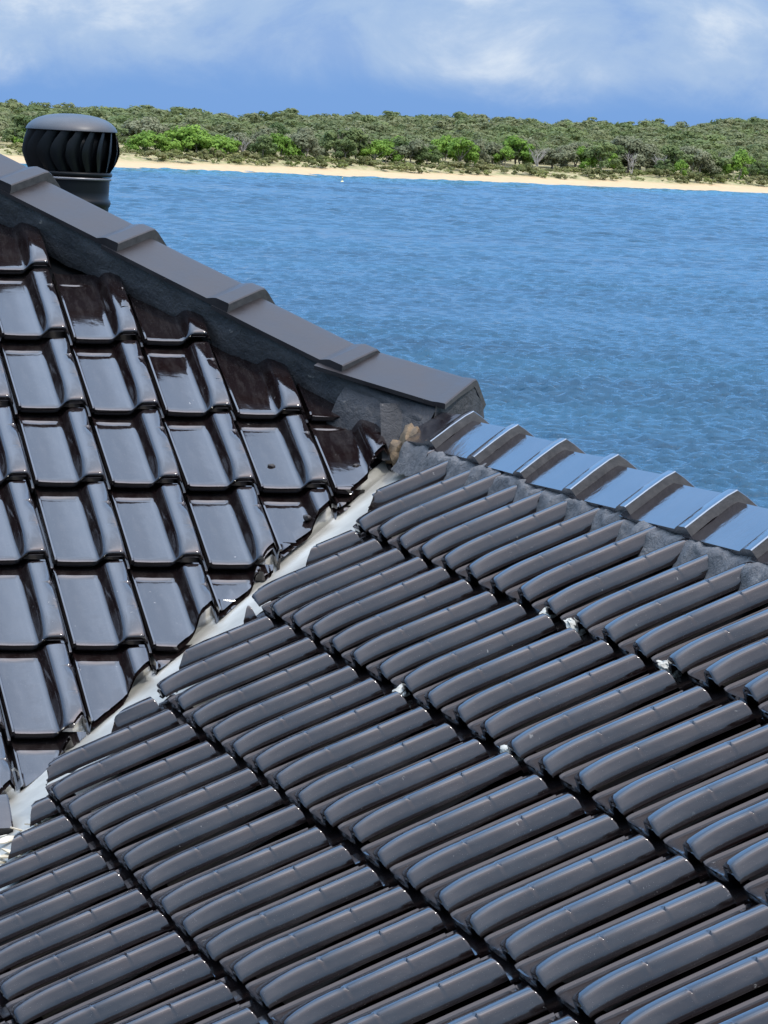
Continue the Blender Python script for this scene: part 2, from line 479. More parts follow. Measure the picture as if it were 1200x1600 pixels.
# --- capping tiles
def cap_mesh(half, drop, length, lip=0.022, lipw=0.07, mat=None, seed=0, half2=None, drop2=None):
    """axis +y runs from the lower (lipped) end to the upper end, apex at x=0,z=0"""
    st = [(0, lip), (.004, lip + .002), (lipw * .8, lip), (lipw, lip * .72), (lipw * 1.35, 0.001), (length * .6, 0), (length, 0)]
    t = 0.012
    L = math.hypot(half, drop); nx, nz = drop / L, half / L
    h2 = half2 or half; d2 = drop2 or drop; L2 = math.hypot(h2, d2); mx, mz = d2 / L2, h2 / L2
    secs = []
    for y, o in st:
        sag = -0.013 * (y / length)
        tt = t + o * 0.95
        outer = [(-half - nx * o, -drop + nz * o), (-half * .5 - nx * o, -drop * .5 + nz * o), (-.016 - nx * o * .7, -.016 * drop / half + nz * o), (0, o * 1.05 - .0035),
                 (.016 + mx * o * .7, -.016 * d2 / h2 + mz * o), (h2 * .5 + mx * o, -d2 * .5 + mz * o), (h2 + mx * o, -d2 + mz * o)]
        inner = [(h2 + mx * (o - tt), -d2 + mz * (o - tt)), (h2 * .5, -d2 * .5 - tt * 1.0 + o), (0, o * .9 - tt * 1.25 - .003), (-half * .5, -drop * .5 - tt * 1.0 + o), (-half - nx * (o - tt), -drop + nz * (o - tt))]
        secs.append([(x, y, z + sag + 0.0012 * noise.noise(Vector((x * 9, y * 6, seed)))) for x, z in outer + inner])
    m = len(secs[0])
    vs = [p for s in secs for p in s]
    fs = []
    for i in range(len(secs) - 1):
        for a in range(m):
            b = (a + 1) % m
            fs.append((i * m + a, (i + 1) * m + a, (i + 1) * m + b, i * m + b))
    def endcap(o, flip):
        q = []
        oi = [0, 1, 2, 3, 4, 5, 6]; ii = [11, 10, 9, 9, 9, 8, 7]
        for a in range(6):
            f = [o + oi[a], o + oi[a + 1], o + ii[a + 1], o + ii[a]]
            f2 = []
            for x in f:
                if x not in f2: f2.append(x)
            q.append(tuple(reversed(f2)) if flip else tuple(f2))
        return q
    fs += endcap(0, False) + endcap((len(secs) - 1) * m, True)
    me = mesh_from('cap', vs, fs, mat); me.materials.append(m_capend)
    for p in list(me.polygons)[-12:]: p.material_index = 1
    fix_normals(me); sharp(me, 14)
    return me
def strip_mesh(name, rows, mat, amp, sc, thick=True):
    """rows: list of polylines (each a list of Vector), lumpy sheet; displaced by noise"""
    nr, nc = len(rows), len(rows[0])
    vs = []
    for i, r in enumerate(rows):
        for p in r:
            d = Vector((noise.noise(p * sc), noise.noise(p * sc + Vector((9, 3, 1))), noise.noise(p * sc + Vector((2, 7, 5)))))
            d += 0.5 * Vector((noise.noise(p * sc * 2.7), noise.noise(p * sc * 2.7 + Vector((4, 3, 1))), noise.noise(p * sc * 2.7 + Vector((2, 7, 8)))))
            vs.append(p + d * amp)
    fs = [(i * nc + a, i * nc + a + 1, (i + 1) * nc + a + 1, (i + 1) * nc + a) for i in range(nr - 1) for a in range(nc - 1)]
    me = mesh_from(name, vs, fs, mat)
    fix_normals(me)
    return me
# hip: apex line (-s, s, TT*s + .122)
aH = Vector((-1, 1, TT)).normalized()           # up the hip
sH = Vector((s2, s2, 0))                          # to the right (far side)
nH = sH.cross(aH).normalized()
if nH.z < 0: nH = -nH
HIPHALF, HIPDROP = 0.158, 0.046
def hip_pt(s, side=0.0, n=0.0):
    return J + Vector((-s, s, TT * s + 0.104)) + sH * side + nH * n
rows = []
rm = random.Random(5)
ss = np.linspace(-0.055, 3.95, 330)
for side in (-1,):
    for f, (sd, nn) in enumerate([(-.08, -.040), (-.134, -.056), (-.138, -.068), (-.136, -.084), (-.131, -.100), (-.126, -.116), (-.120, -.132), (-.114, -.150), (-.10, -.175)]):
        rows.append([hip_pt(s, sd - (0.018 * noise.noise(Vector((s * 7, 1.3, 0))) if f > 4 else 0), nn) for s in ss])
hipbed = hpart('hip_bedding', strip_mesh('hip_bedding', rows, m_hipmortar, 0.008, 11), label='dark painted mortar bedding under the hip caps')
hip_caps = [cap_mesh(HIPHALF, HIPDROP, 0.455, 0.015, 0.056, m_hipcap, q, 0.13, 0.08) for q in range(3)]
for i in range(15):
    s = 0.12 + 0.265 * i
    o = hip_pt(s)
    U = sH; V = aH; N = nH
    a = rt.uniform(-.01, .01)
    hsub('hip_cap', hip_caps[i % 3], hipbed, frame(U, V, N, o) @ Matrix.Rotation(a, 4, 'Z'))
# last hip cap, cut square, without a lip
endcap_me = cap_mesh(0.185, 0.056, 0.40, 0.004, 0.03, m_hipcap, 9, 0.12, 0.085)
hsub('hip_cap', endcap_me, hipbed, frame(sH, aH, nH, hip_pt(-0.070, 0.052, 0.056)) @ Matrix.Rotation(0.12, 4, 'Z') @ Matrix.Rotation(-0.13, 4, 'X'))
# mortar plug closing the lower end of the hip
plug = []
def plug_mesh():
    o = hip_pt(-0.068)
    ring = [(-.132, -.006), (-.05, .016), (.050, .040), (.105, .002), (.162, -.038)]
    low = [(-.170, -.19), (-.08, -.20), (.03, -.21), (.10, -.21), (.168, -.20)]
    rows = []
    for k in range(9):
        t = k / 8
        row = []
        for q in range(25):
            u = q / 24 * 4; i0 = min(3, int(u)); fu = u - i0
            A = Vector(ring[i0]).lerp(Vector(ring[i0 + 1]), fu); B = Vector(low[i0]).lerp(Vector(low[i0 + 1]), fu)
            c = A.lerp(B, t)
            row.append(o + sH * c.x + nH * c.y - aH * (0.002 + 0.035 * t + 0.014 * math.sin(t * 3)))
        rows.append(row)
    return strip_mesh('mortar_plug', rows, m_hipmortar, 0.006, 16)
hsub('mortar_plug', plug_mesh(), hipbed)

# mortar packed behind the plug, closing the corner where hip, ridge and valley meet
pack_rows = [[hip_pt(-0.072 + .18 * k / 10, sd, nn + (.040 * (1 - k / 10) ** 1.6 if nn > -.07 else 0)) for k in range(11)] for sd, nn in ((-.100, -.056), (-.124, -.062), (-.140, -.085), (-.155, -.12), (-.160, -.17), (-.165, -.21))]
hsub('mortar_plug', strip_mesh('mortar_plug', pack_rows, m_hipmortar, 0.003, 16), hipbed)
pack_rows = [[J + Vector((x, y, zz)) for x in np.linspace(-.16, .03, 11)] for y, zz in ((-.085, .05), (-.10, .01), (-.12, -.04), (-.14, -.10))]
hsub('mortar_plug', strip_mesh('mortar_plug', pack_rows, m_hipmortar, 0.003, 16), hipbed)
# ridge of the right-hand wing
RH, RD = 0.105, 0.084
RAP = 0.053
rows = []
yy = np.linspace(-0.20, WY + .1, 420)
prof = [(-.050, -.022), (-.094, -.041), (-.107, -.045), (-.116, -.050), (-.122, -.060), (-.127, -.071), (-.132, -.084), (-.139, -.098), (-.15, -.12)]
for f, (x, zz) in enumerate(prof):
    rows.append([J + Vector((x - (0.014 * noise.noise(Vector((y * 8, 4.1, 0))) if f > 3 else 0), y, zz)) for y in yy])
ridgebed = hpart('ridge_bedding', strip_mesh('ridge_bedding', rows, m_mortar, 0.0105, 17), label='lumpy grey mortar bedding under the ridge caps')
ridge_caps = [cap_mesh(RH, RD, 0.455, 0.012, 0.066, m_ridgecap, 20 + q) for q in range(3)]
first_cap = cap_mesh(RH, RD, 0.32, 0.012, 0.066, m_ridgecap, 27)
for i in range(15):
    y = -0.445 - 0.402 * i
    o = J + Vector((0, y, RAP))
    tilt = Matrix.Rotation(rt.uniform(-.006, .006), 4, 'X') @ Matrix.Rotation(rt.uniform(-.012, .012), 4, 'Z') @ Matrix.Rotation(rt.uniform(-.02, .02), 4, 'Y')
    hsub('ridge_cap', first_cap if i == 0 else ridge_caps[i % 3], ridgebed, frame(Vector((1, 0, 0)), Vector((0, 1, 0)), Vector((0, 0, 1)), o) @ tilt)

# lump helper
def lump(name, size, mat, seed, sub=2, rough=0.35):
    bm = bmesh.new(); bmesh.ops.create_icosphere(bm, subdivisions=sub, radius=1)
    for v in bm.verts:
        n_ = 1 + rough * noise.noise(v.co * 1.7 + Vector((seed * 3.1, 0, 0))) + rough * .6 * noise.noise(v.co * 4.3 + Vector((0, seed * 1.7, 0)))
        v.co = Vector((v.co.x * size[0], v.co.y * size[1], v.co.z * size[2])) * n_
    me = bpy.data.meshes.new(name); bm.to_mesh(me); bm.free(); me.materials.append(mat)
    me.polygons.foreach_set('use_smooth', [True] * len(me.polygons)); sharp(me, 40)
    return me
# broken tan bedding exposed where hip, ridge and valley meet
for i, (x, y, zz, sx, sy, sz) in enumerate([(-.085, -.150, -.060, .030, .04, .060), (-.060, -.190, -.075, .028, .03, .050), (-.115, -.13, -.085, .03, .03, .04)]):
    hsub('bedding_lump', lump('bedding_lump', (sx, sy, sz), m_clay, i + 2, 3), ridgebed, Matrix.Translation(J + Vector((x, y, zz))))

# short run of capping that ends over the valley at the left edge of the picture
o = J + Vector((-1.395, -1.60, -0.785))
lowcap = cap_mesh(0.085, 0.06, 0.455, 0.012, 0.06, m_tile, 41)
lb_rows = [[o + Vector((-x, yv, zv)) for x in np.linspace(0.004, 1.2, 60)] for yv, zv in [(.085, -.055), (.03, -.022), (0, -.010), (-.03, -.022), (-.085, -.055), (-.10, -.10), (-.11, -.16)]]
lowbed = hpart('cap_bedding', strip_mesh('cap_bedding', lb_rows, m_mortar, 0.005, 14), label='dark mortar end under the short capping at the left edge')
for i in range(3):
    hsub('ridge_cap', lowcap, lowbed, frame(Vector((0, 1, 0)), Vector((-1, 0, 0)), Vector((0, 0, 1)), o + Vector((-.402 * i, 0, 0.02))))
endrows = [[o + Vector((0.004, yv, zv * 1.0 - t * .075)) for yv, zv in [(.09, -.05), (.03, -.02), (0, -.008), (-.03, -.02), (-.09, -.05)]] for t in (0, .33, .66, 1)]
hsub('mortar_plug', strip_mesh('mortar_plug', endrows, m_mortar, 0.004, 20), lowbed)

# --- walls, fascias under the eaves
def box(name, a, b, mat):
    x0, y0, z0 = a; x1, y1, z1 = b
    vs = [(x, y, zv) for zv in (z0, z1) for x, y in ((x0, y0), (x1, y0), (x1, y1), (x0, y1))]
    return mesh_from(name, vs, [(3, 2, 1, 0), (4, 5, 6, 7), (0, 1, 5, 4), (1, 2, 6, 5), (2, 3, 7, 6), (3, 0, 4, 7)], mat, False)
ez = ZJ - EAVE * TT - .16
for a, b in (((WX + .4, -EAVE + .5, GROUND), (EAVE - .5, 2 * RID + EAVE - .5, ez)), ((-EAVE + .5, WY + .3, GROUND), (EAVE - .52, -EAVE + .48, ez))):
    hpart('wall', box('wall', a, b, m_wall))
for a, b in (((WX, -EAVE - .02, ez), (-EAVE, -EAVE + .01, ez + .16)), ((-EAVE - .02, WY, ez), (-EAVE + .01, -EAVE - .03, ez + .16)),
             ((EAVE - .01, WY, ez), (EAVE + .02, 2 * RID + EAVE, ez + .16))):
    hpart('fascia', box('fascia', a, b, m_timber))

# ------------------------------------------------------------------ turbine vent on the far slope
VX, VY = -0.465, 3.014
vbase = J + Vector((VX, VY, -TT * VX + .0))
vent = new_obj('roof_vent', None, None, vbase, label='dark spinning turbine roof vent behind the upper end of the hip', category='roof vent')
def vz(z): return z + 0.019 + TT * VX      # heights measured from J, to local
dome = lathe([(0.0001, vz(.764)), (.03, vz(.7632)), (.06, vz(.7605)), (.09, vz(.755)), (.115, vz(.747)), (.135, vz(.736)), (.149, vz(.723)), (.156, vz(.712)), (.1575, vz(.707)), (.150, vz(.704)), (.02, vz(.704))], 64, m_ventdome, 'dome')
sharp(dome, 40); new_obj('dome', dome, vent)
core = lathe([(.001, vz(.704)), (.128, vz(.704)), (.142, vz(.66)), (.142, vz(.62)), (.115, vz(.552)), (.001, vz(.552))], 48, m_vent, 'turbine_core'); new_obj('turbine_core', core, vent)
ring = lathe([(.120, vz(.552)), (.143, vz(.552)), (.146, vz(.557)), (.146, vz(.563)), (.142, vz(.568)), (.120, vz(.568))], 64, m_vent, 'lower_ring', True); new_obj('lower_ring', ring, vent)
tring = lathe([(.139, vz(.540)), (.1435, vz(.540)), (.1435, vz(.549)), (.139, vz(.549))], 64, m_ventring, 'throat_ring', True); new_obj('throat_ring', tring, vent)
throat = lathe([(.138, vz(.546)), (.137, vz(.50)), (.137, vz(.478)), (.142, vz(.472)), (.145, vz(.462)), (.142, vz(.452)), (.138, vz(.447)), (.138, vz(.15))], 64, m_vent, 'throat'); new_obj('throat', throat, vent)
def vane_mesh():
    vs = []; fs = []
    nz_ = 12
    for i in range(nz_ + 1):
        t = i / nz_
        zz = .704 - t * (.704 - .560)
        rr = .152 + .0165 * math.sin(math.pi * min(1, t * 1.02)) - .016 * max(0, t - .45) ** 1.2 * 1.9
        a0 = -0.20 * math.sin(math.pi * t)
        for q in range(5):
            f = q / 4
            a = a0 + 0.34 * f
            r_ = rr - 0.030 * f ** 1.3 + 0.003 * math.sin(f * 3)
            vs.append((r_ * math.cos(a), r_ * math.sin(a), vz(zz)))
    for i in range(nz_):
        for q in range(4):
            a = i * 5 + q
            fs.append((a, a + 1, a + 6, a + 5))
    n = len(vs)
    cen = [Vector((v[0], v[1], 0)).normalized() * .002 for v in vs]
    vs2 = [(v[0] - c.x, v[1] - c.y, v[2]) for v, c in zip(vs, cen)]
    faces = fs + [tuple(reversed([x + n for x in f])) for f in fs]
    edge = [i * 5 for i in range(nz_ + 1)]
    for a, b in zip(edge[:-1], edge[1:]): faces.append((a, b, b + n, a + n))
    edge = [i * 5 + 4 for i in range(nz_ + 1)]
    for a, b in zip(edge[:-1], edge[1:]): faces.append((b, a, a + n, b + n))
    me = mesh_from('vane', vs + vs2, faces, m_vent)
    fix_normals(me); sharp(me, 45)
    return me
vme = vane_mesh()
for i in range(19):
    o = new_obj('vane', vme, vent); o.rotation_euler = (0, 0, 2 * math.pi * i / 19)
fl = lathe([(.139, 0.02), (.17, -.02), (.30, -.05)], 40, m_vent, 'flashing'); new_obj('flashing', fl, vent)

# ------------------------------------------------------------------ small things lying on the roof
def onA(x, y, n=0.0): return J + Vector((x, y, TT * y)) + NA * n
def onB(x, y, n=0.0): return J + Vector((x, y, TT * x)) + NB * n
def latB(r, c, du=0.0, dv=0.0, n=0.0): return PB + UBv * (c * W + du) - VBv * (r * G) + VBv * dv + NB * n
crumbs = [((0, 8), 'pale crumbly mortar lump between roll noses near the ridge, left of its pair'), ((0, 9), 'pale crumbly mortar lump between roll noses near the ridge, right of its pair'),
          ((1, 12), 'largest pale mortar lump wedged in a joint at mid slope'), ((0, 12), 'pale mortar crumbs under a roll nose at the right edge'),
          ((1, 8), 'small pale mortar crumbs in the second joint line of the right slope')]
for i, ((r, c), lb) in enumerate(crumbs):
    s = (.028, .022, .016) if i == 2 else (.026, .016, .010)
    o = new_obj('mortar_lump', lump('mortar_lump', s, m_pale, 30 + i, 3, .6), None, latB(r, c, du=-.175 + .2 - .2 + .07, dv=.002, n=-.012), label=lb, category='mortar lump', group='mortar lumps in the tile joints')
    o.rotation_euler = (0, R(-28), rt.uniform(0, 3))
chips = [((425, 722), 'round dark chip lying in a tile pan, left one of two'), ((557, 722), 'round dark chip on the tile pan nearest the valley top'), ((481, 803), 'dark gum nut with stalk on the cut tile at the valley edge')]
FPX = 6103.9
def ray(px, py): return right * ((px - 600) / FPX) + up * ((800 - py) / FPX) + fwd
for i, ((px, py), lb) in enumerate(chips):
    d = ray(px, py)
    t = (PA - CAM).dot(NA) / d.dot(NA)
    p = CAM + d * t - NA * .012
    s = (.010, .008, .006) if i < 2 else (.011, .014, .009)
    new_obj('dark_chip', lump('dark_chip', s, m_chip, 50 + i, 2), None, p, label=lb, category='debris', group='debris on the left slope')
# dry leaves and grit caught at the foot of the valley
def litter():
    bm = bmesh.new(); rr = random.Random(8)
    for i in range(55):
        s = rr.uniform(2.15, 2.45); q = rr.gauss(.27, .07)
        p = J + Vector((-s * s2 + q * s2, -s * s2 - q * s2, -s * s2 * TT + abs(q) * s2 * TT - .058))
        L, Wd = rr.uniform(.012, .035), rr.uniform(.004, .012)
        a = rr.uniform(0, 6.3)
        u = Vector((math.cos(a), math.sin(a), rr.uniform(-.3, .3))); v = Vector((-math.sin(a), math.cos(a), rr.uniform(-.3, .3)))
        pts = [p - u * L, p - u * L * .3 + v * Wd, p + u * L * .5 + v * Wd * .8, p + u * L, p + u * L * .4 - v * Wd, p - u * L * .4 - v * Wd]
        top = [bm.verts.new(x + Vector((0, 0, .006))) for x in pts]
        bot = [bm.verts.new(x + Vector((0, 0, .003))) for x in pts]
        bm.faces.new(top); bm.faces.new(bot[::-1])
        for k in range(6): bm.faces.new((top[k], bot[k], bot[(k + 1) % 6], top[(k + 1) % 6]))
    me = bpy.data.meshes.new('leaf_litter'); bm.to_mesh(me); bm.free(); me.materials.append(m_leaf_dry)
    return me
new_obj('leaf_litter', litter(), None, None, label='dry leaves and grit caught at the foot of the valley gutter', category='leaf litter', kind='stuff')

# ------------------------------------------------------------------ near land below the house (hidden from here by the roof)
m_grass = simple_noise_mat('near_grass', (0.06, 0.10, 0.03), (0.09, 0.11, 0.05), 0.8, 0.95)
def near_land():
    vs = []; fs = []
    xs = np.linspace(-400, 400, 61); ys = np.linspace(-300, 60, 40)
    for y in ys:
        for x in xs:
            t = (y - 18) / 36.0
            zz = GROUND - .02 if t < 0 else GROUND - (GROUND + 3) * min(1, t) ** .8
            vs.append((x, y, zz))
    m = len(xs)
    for i in range(len(ys) - 1):
        for a in range(m - 1): fs.append((i * m + a, i * m + a + 1, (i + 1) * m + a + 1, (i + 1) * m + a))
    return mesh_from('near_ground', vs, fs, m_grass)
new_obj('near_ground', near_land(), None, None, kind='structure', label='grassy bluff under the house', category='ground')

# ------------------------------------------------------------------ water
F2 = Vector((fwd.x, fwd.y, 0)).normalized(); R2 = Vector((F2.y, -F2.x, 0))
AZ = math.atan2(F2.x, F2.y)
C0 = Vector((CAM.x, CAM.y, 0))
FPX = 6103.9
def W2(s, d, zz=0.0): return C0 + R2 * s + F2 * d + Vector((0, 0, zz))
def water_material():
    M = Mat('bay_water', (0.012, 0.075, 0.135), 0.08, 1.235)
    rot = (0, 0, AZ)
    b = M.wnoise(2.6, 4, 0.6, (1.0, 1.8, 1.0), rot, 0.3)
    M.bump(b.outputs[0], 0.9, 0.12)
    big = M.wnoise(0.012, 3, 0.55, (1.0, 3.0, 1.0), rot)
    c = M.mix(M.rng(big.outputs[0], 0.35, 0.7, 0, 1), (0.003, 0.034, 0.066), (0.006, 0.052, 0.092))
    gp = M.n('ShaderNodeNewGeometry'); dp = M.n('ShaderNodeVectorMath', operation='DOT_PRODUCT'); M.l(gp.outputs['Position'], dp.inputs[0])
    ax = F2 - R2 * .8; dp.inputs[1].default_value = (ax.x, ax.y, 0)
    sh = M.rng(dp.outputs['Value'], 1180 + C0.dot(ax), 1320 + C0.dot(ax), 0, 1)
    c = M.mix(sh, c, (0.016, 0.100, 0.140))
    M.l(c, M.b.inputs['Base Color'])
    return M.m
m_water = water_material()
def water_mesh():
    """one sheet: fine rippled grid where the bay is looked at, coarse beyond"""
    rows = np.concatenate([np.array([40, 80, 120, 150]), 165 * np.exp(np.arange(0, 1800) * .0013)])
    rows = rows[rows < 1650]; rows = np.append(rows, [2000, 4000, 12000])
    fine = np.arange(-.125, .1251, .00068)
    ang = np.concatenate([np.array([-1.2, -.9, -.6, -.4, -.28, -.2, -.15]), fine, np.array([.15, .2, .28, .4, .6, .9, 1.2])])
    D, A = np.meshgrid(rows, ang, indexing='ij')
    S = D * np.tan(A)
    g = np.random.default_rng(21)
    Z = np.zeros_like(D)
    X = S; Y = D
    gust = np.zeros_like(D)
    for k in range(7):
        lam = g.uniform(35, 140); th = g.uniform(0, math.pi)
        gust += np.sin((X * math.cos(th) + Y * math.sin(th)) * 2 * math.pi / lam + g.uniform(0, 6.28))
    gust = 1 + .10 * gust
    for k in range(120):
        lam = 0.42 * (2.4 / 0.42) ** g.random()
        th = math.radians(76) + g.normal() * .50          # direction of travel, mostly towards the camera
        amp = .0205 * lam ** .80 * g.uniform(.5, 1.2)
        fade = np.clip((lam - D * .0028) / (lam * .5), 0, 1)
        ph = (X * math.cos(th) + Y * math.sin(th)) * 2 * math.pi / lam + g.uniform(0, 6.28)
        Z += amp * fade * (2.2 * np.exp(1.3 * (np.sin(ph) - 1)) - .9)
    for k in range(60):                                      # longer chop that still shows towards the far shore
        lam = 3.0 * (9 / 3.0) ** g.random()
        th = math.radians(80) + g.normal() * .45
        amp = .0100 * lam ** .85 * g.uniform(.5, 1.2)
        ph = (X * math.cos(th) + Y * math.sin(th)) * 2 * math.pi / lam + g.uniform(0, 6.28)
        fade = np.clip((lam - D * .0028) / (lam * .4), 0, 1) * np.clip((D - 300) / 500, 0.08, 1)
        Z += amp * fade * np.sin(ph)
    Z *= gust
    inside = (np.abs(A) <= .125) & (D > 160) & (D < 1640)
    Z[~inside] = 0
    nr, nc = D.shape
    P = np.empty((nr, nc, 3))
    P[..., 0] = C0.x + R2.x * S + F2.x * D; P[..., 1] = C0.y + R2.y * S + F2.y * D; P[..., 2] = Z
    idx = np.arange(nr * nc).reshape(nr, nc)
    Q = np.stack([idx[:-1, :-1], idx[:-1, 1:], idx[1:, 1:], idx[1:, :-1]], -1).reshape(-1, 4)
    me = bpy.data.meshes.new('water')
    me.vertices.add(nr * nc); me.vertices.foreach_set('co', P.astype(np.float32).ravel())
    me.loops.add(Q.size); me.loops.foreach_set('vertex_index', Q.astype(np.int32).ravel())
    me.polygons.add(len(Q)); me.polygons.foreach_set('loop_start', np.arange(0, Q.size, 4, dtype=np.int32))
    me.polygons.foreach_set('use_smooth', np.ones(len(Q), dtype=bool))
    me.materials.append(m_water)
    me.update(calc_edges=True)
    return me
new_obj('water', water_mesh(), None, None, kind='structure', label='wind-rippled blue bay', category='water')

# ------------------------------------------------------------------ far shore
def hwave(s, d): return noise.noise(Vector((s * .012, d * .012, 0))) * 1.0 + .5 * noise.noise(Vector((s * .035, d * .035, 3)))
def shore(s): return 1322 + 0.80 * max(-170, min(190, s))
HP = [(-500, 15), (-300, 16), (0, 17.6), (400, 20), (600, 22), (900, 24), (1050, 25), (1130, 28.5), (1200, 31), (1400, 33), (1900, 34)]
def ground_z(s, d):
    x = d - shore(s) + 3 * noise.noise(Vector((s * .01, 0, 7)))
    if x < 0: return x * .08
    if x < 30: return 1.6 * (x / 30) ** .9
    if x < 46: return 1.6 + 2.2 * (x - 30) / 16 + .5 * hwave(s, d)
    px = 600 + FPX * s / d
    top = float(np.interp(px, [a for a, _ in HP], [b for _, b in HP])) - 7.0
    t = max(0, min(1, (x - 46) / 480))
    return 3.8 + .5 * hwave(s, d) + (top - 3.8) * t * (1.2 - .2 * t) + 1.6 * hwave(s * .6, d * .6) * t
def land_mesh():
    xs = list(np.linspace(-25, 60, 43)) + list(np.linspace(68, 640, 70)) + list(np.linspace(700, 4000, 20))
    s_ = np.linspace(-700, 800, 301)
    vs = []; fs = []
    for x in xs:
        for s in s_:
            d = shore(s) + x
            vs.append(W2(s, d, ground_z(s, d) if x < 640 else ground_z(s, shore(s) + 640) - (x - 640) * .004))
    m = len(s_)
    for i in range(len(xs) - 1):
        for a in range(m - 1): fs.append((i * m + a, i * m + a + 1, (i + 1) * m + a + 1, (i + 1) * m + a))
    return mesh_from('far_land', vs, fs, None)
def land_material():
    M = Mat('sand_and_scrub', (0.5, 0.4, 0.28), 0.95)
    g = M.n('ShaderNodeNewGeometry'); sp = M.n('ShaderNodeSeparateXYZ'); M.l(g.outputs['Position'], sp.inputs[0])
    a = M.wnoise(0.05, 5, 0.6); b = M.wnoise(0.4, 4, 0.6)
    h = M.n('ShaderNodeMath', operation='MULTIPLY_ADD'); M.l(a.outputs[0], h.inputs[0]); h.inputs[1].default_value = 2.6; M.l(sp.outputs['Z'], h.inputs[2])
    veg = M.rng(h.outputs[0], 2.9, 3.7, 0, 1)
    dry = M.mix(M.rng(b.outputs[0], .35, .65, 0, 1), (0.42, 0.305, 0.165), (0.36, 0.26, 0.14))
    wet = M.mix(M.rng(sp.outputs['Z'], 0.05, 0.5, 0, 1), (0.33, 0.27, 0.19), dry)
    scrub = M.mix(M.rng(b.outputs[0], .35, .65, 0, 1), (0.15, 0.16, 0.05), (0.34, 0.27, 0.15))
    M.l(M.mix(veg, wet, scrub), M.b.inputs['Base Color'])
    M.bump(b.outputs[0], .4, .4)
    return M.m
me = land_mesh(); me.materials.append(land_material())
new_obj('far_land', me, None, None, kind='structure', label='sandy beach and low dunes along the far shore', category='beach')

def foliage(name, c1, c2, tr=0.36, hues=None):
    M = Mat(name, c1, 0.7)
    rnd = M.random()
    a = M.wnoise(0.28, 3, 0.55); b = M.wnoise(0.05, 3, 0.5)
    f = M.n('ShaderNodeMath', operation='MULTIPLY_ADD'); M.l(b.outputs[0], f.inputs[0]); f.inputs[1].default_value = 1.2; M.l(a.outputs[0], f.inputs[2])
    c = M.mix(M.rng(f.outputs[0], .85, 1.35, 0, 1), c1, c2)
    if hues:
        at = M.n('ShaderNodeAttribute', attribute_name='hue')
        rp = M.n('ShaderNodeValToRGB'); rp.color_ramp.interpolation = 'LINEAR'
        els = rp.color_ramp.elements
        while len(els) < len(hues): els.new(0.5)
        for i, hc in enumerate(hues): els[i].position = i / (len(hues) - 1); els[i].color = (*hc, 1)
        M.l(at.outputs['Fac'], rp.inputs[0])
        c = M.mix(M.rng(a.outputs[0], .3, .7, 0.25, .75), c, rp.outputs[0])
    M.l(c, M.b.inputs['Base Color'])
    M.b.inputs['Specular IOR Level'].default_value = 0.25
    t = M.n('ShaderNodeBsdfTranslucent'); M.l(c, t.inputs[0])
    ms = M.n('ShaderNodeMixShader'); ms.inputs[0].default_value = tr
    M.l(M.b.outputs[0], ms.inputs[1]); M.l(t.outputs[0], ms.inputs[2])
    M.l(ms.outputs[0], M.t.nodes['Material Output'].inputs[0])
    return M.m
m_f = {
    'bright': foliage('bright_foliage', (0.11, 0.20, 0.025), (0.19, 0.31, 0.045)),
    'grey': foliage('grey_green_foliage', (0.13, 0.145, 0.075), (0.22, 0.225, 0.13)),
    'olive': foliage('olive_foliage', (0.07, 0.11, 0.034), (0.15, 0.19, 0.065)),
    'shrub': foliage('dune_scrub_foliage', (0.10, 0.12, 0.035), (0.18, 0.175, 0.07)),
}
m_forest = foliage('woodland_foliage', (0.095, 0.125, 0.040), (0.23, 0.24, 0.10)  , 0.36, [(0.06, 0.09, 0.035), (0.10, 0.15, 0.045), (0.15, 0.165, 0.08), (0.16, 0.165, 0.09), (0.08, 0.115, 0.05), (0.15, 0.21, 0.06)])
m_bark = simple_noise_mat('pale_bark', (0.24, 0.21, 0.17), (0.14, 0.12, 0.10), 2, 0.9)
m_dead = simple_noise_mat('weathered_dead_wood', (0.36, 0.33, 0.29), (0.25, 0.23, 0.20), 2, 0.9)

def crown_arrays(rr, h, rad, nclump, nleaf, leaf, base=0.35, flat=0.6):
    """leaf quads: returns (n*4,3) verts"""
    cl = []
    for _ in range(nclump):
        a = rr.uniform(0, 2 * math.pi); q = math.sqrt(rr.random())
        x, y = math.cos(a) * q * rad * .78, math.sin(a) * q * rad * .78
        topz = h * (base + (1 - base) * math.sqrt(max(0, 1 - q * q * flat * 1.3)))
        zz = topz - rr.uniform(.08, .45) * (1 - base) * h * (1 if rr.random() < .75 else 1.6)
        r_ = rad * rr.uniform(.24, .42)
        cl.append((x, y, zz, r_))
    V = np.zeros((nclump * nleaf, 4, 3))
    g = np.random.default_rng(rr.randrange(10 ** 9))
    for i, (x, y, zz, r_) in enumerate(cl):
        d = g.normal(size=(nleaf, 3)); d[:, 2] = d[:, 2] * .8 + .25
        d /= np.linalg.norm(d, axis=1)[:, None]
        rr2 = r_ * g.uniform(.55, 1.08, size=(nleaf, 1))
        c = np.array([x, y, zz]) + d * rr2 * np.array([1, 1, .62])
        nrm = d * 1.0 + g.normal(size=(nleaf, 3)) * .24; nrm[:, 2] += .35
        nrm /= np.linalg.norm(nrm, axis=1)[:, None]
        t = np.cross(nrm, g.normal(size=(nleaf, 3))); t /= np.linalg.norm(t, axis=1)[:, None] + 1e-9
        b = np.cross(nrm, t)
        L = leaf * g.uniform(.6, 1.3, size=(nleaf, 1)); Wd = L * g.uniform(.45, .8, size=(nleaf, 1))
        k = slice(i * nleaf, (i + 1) * nleaf)
        V[k, 0] = c - t * L; V[k, 1] = c - b * Wd; V[k, 2] = c + t * L; V[k, 3] = c + b * Wd
    return V.reshape(-1, 3)
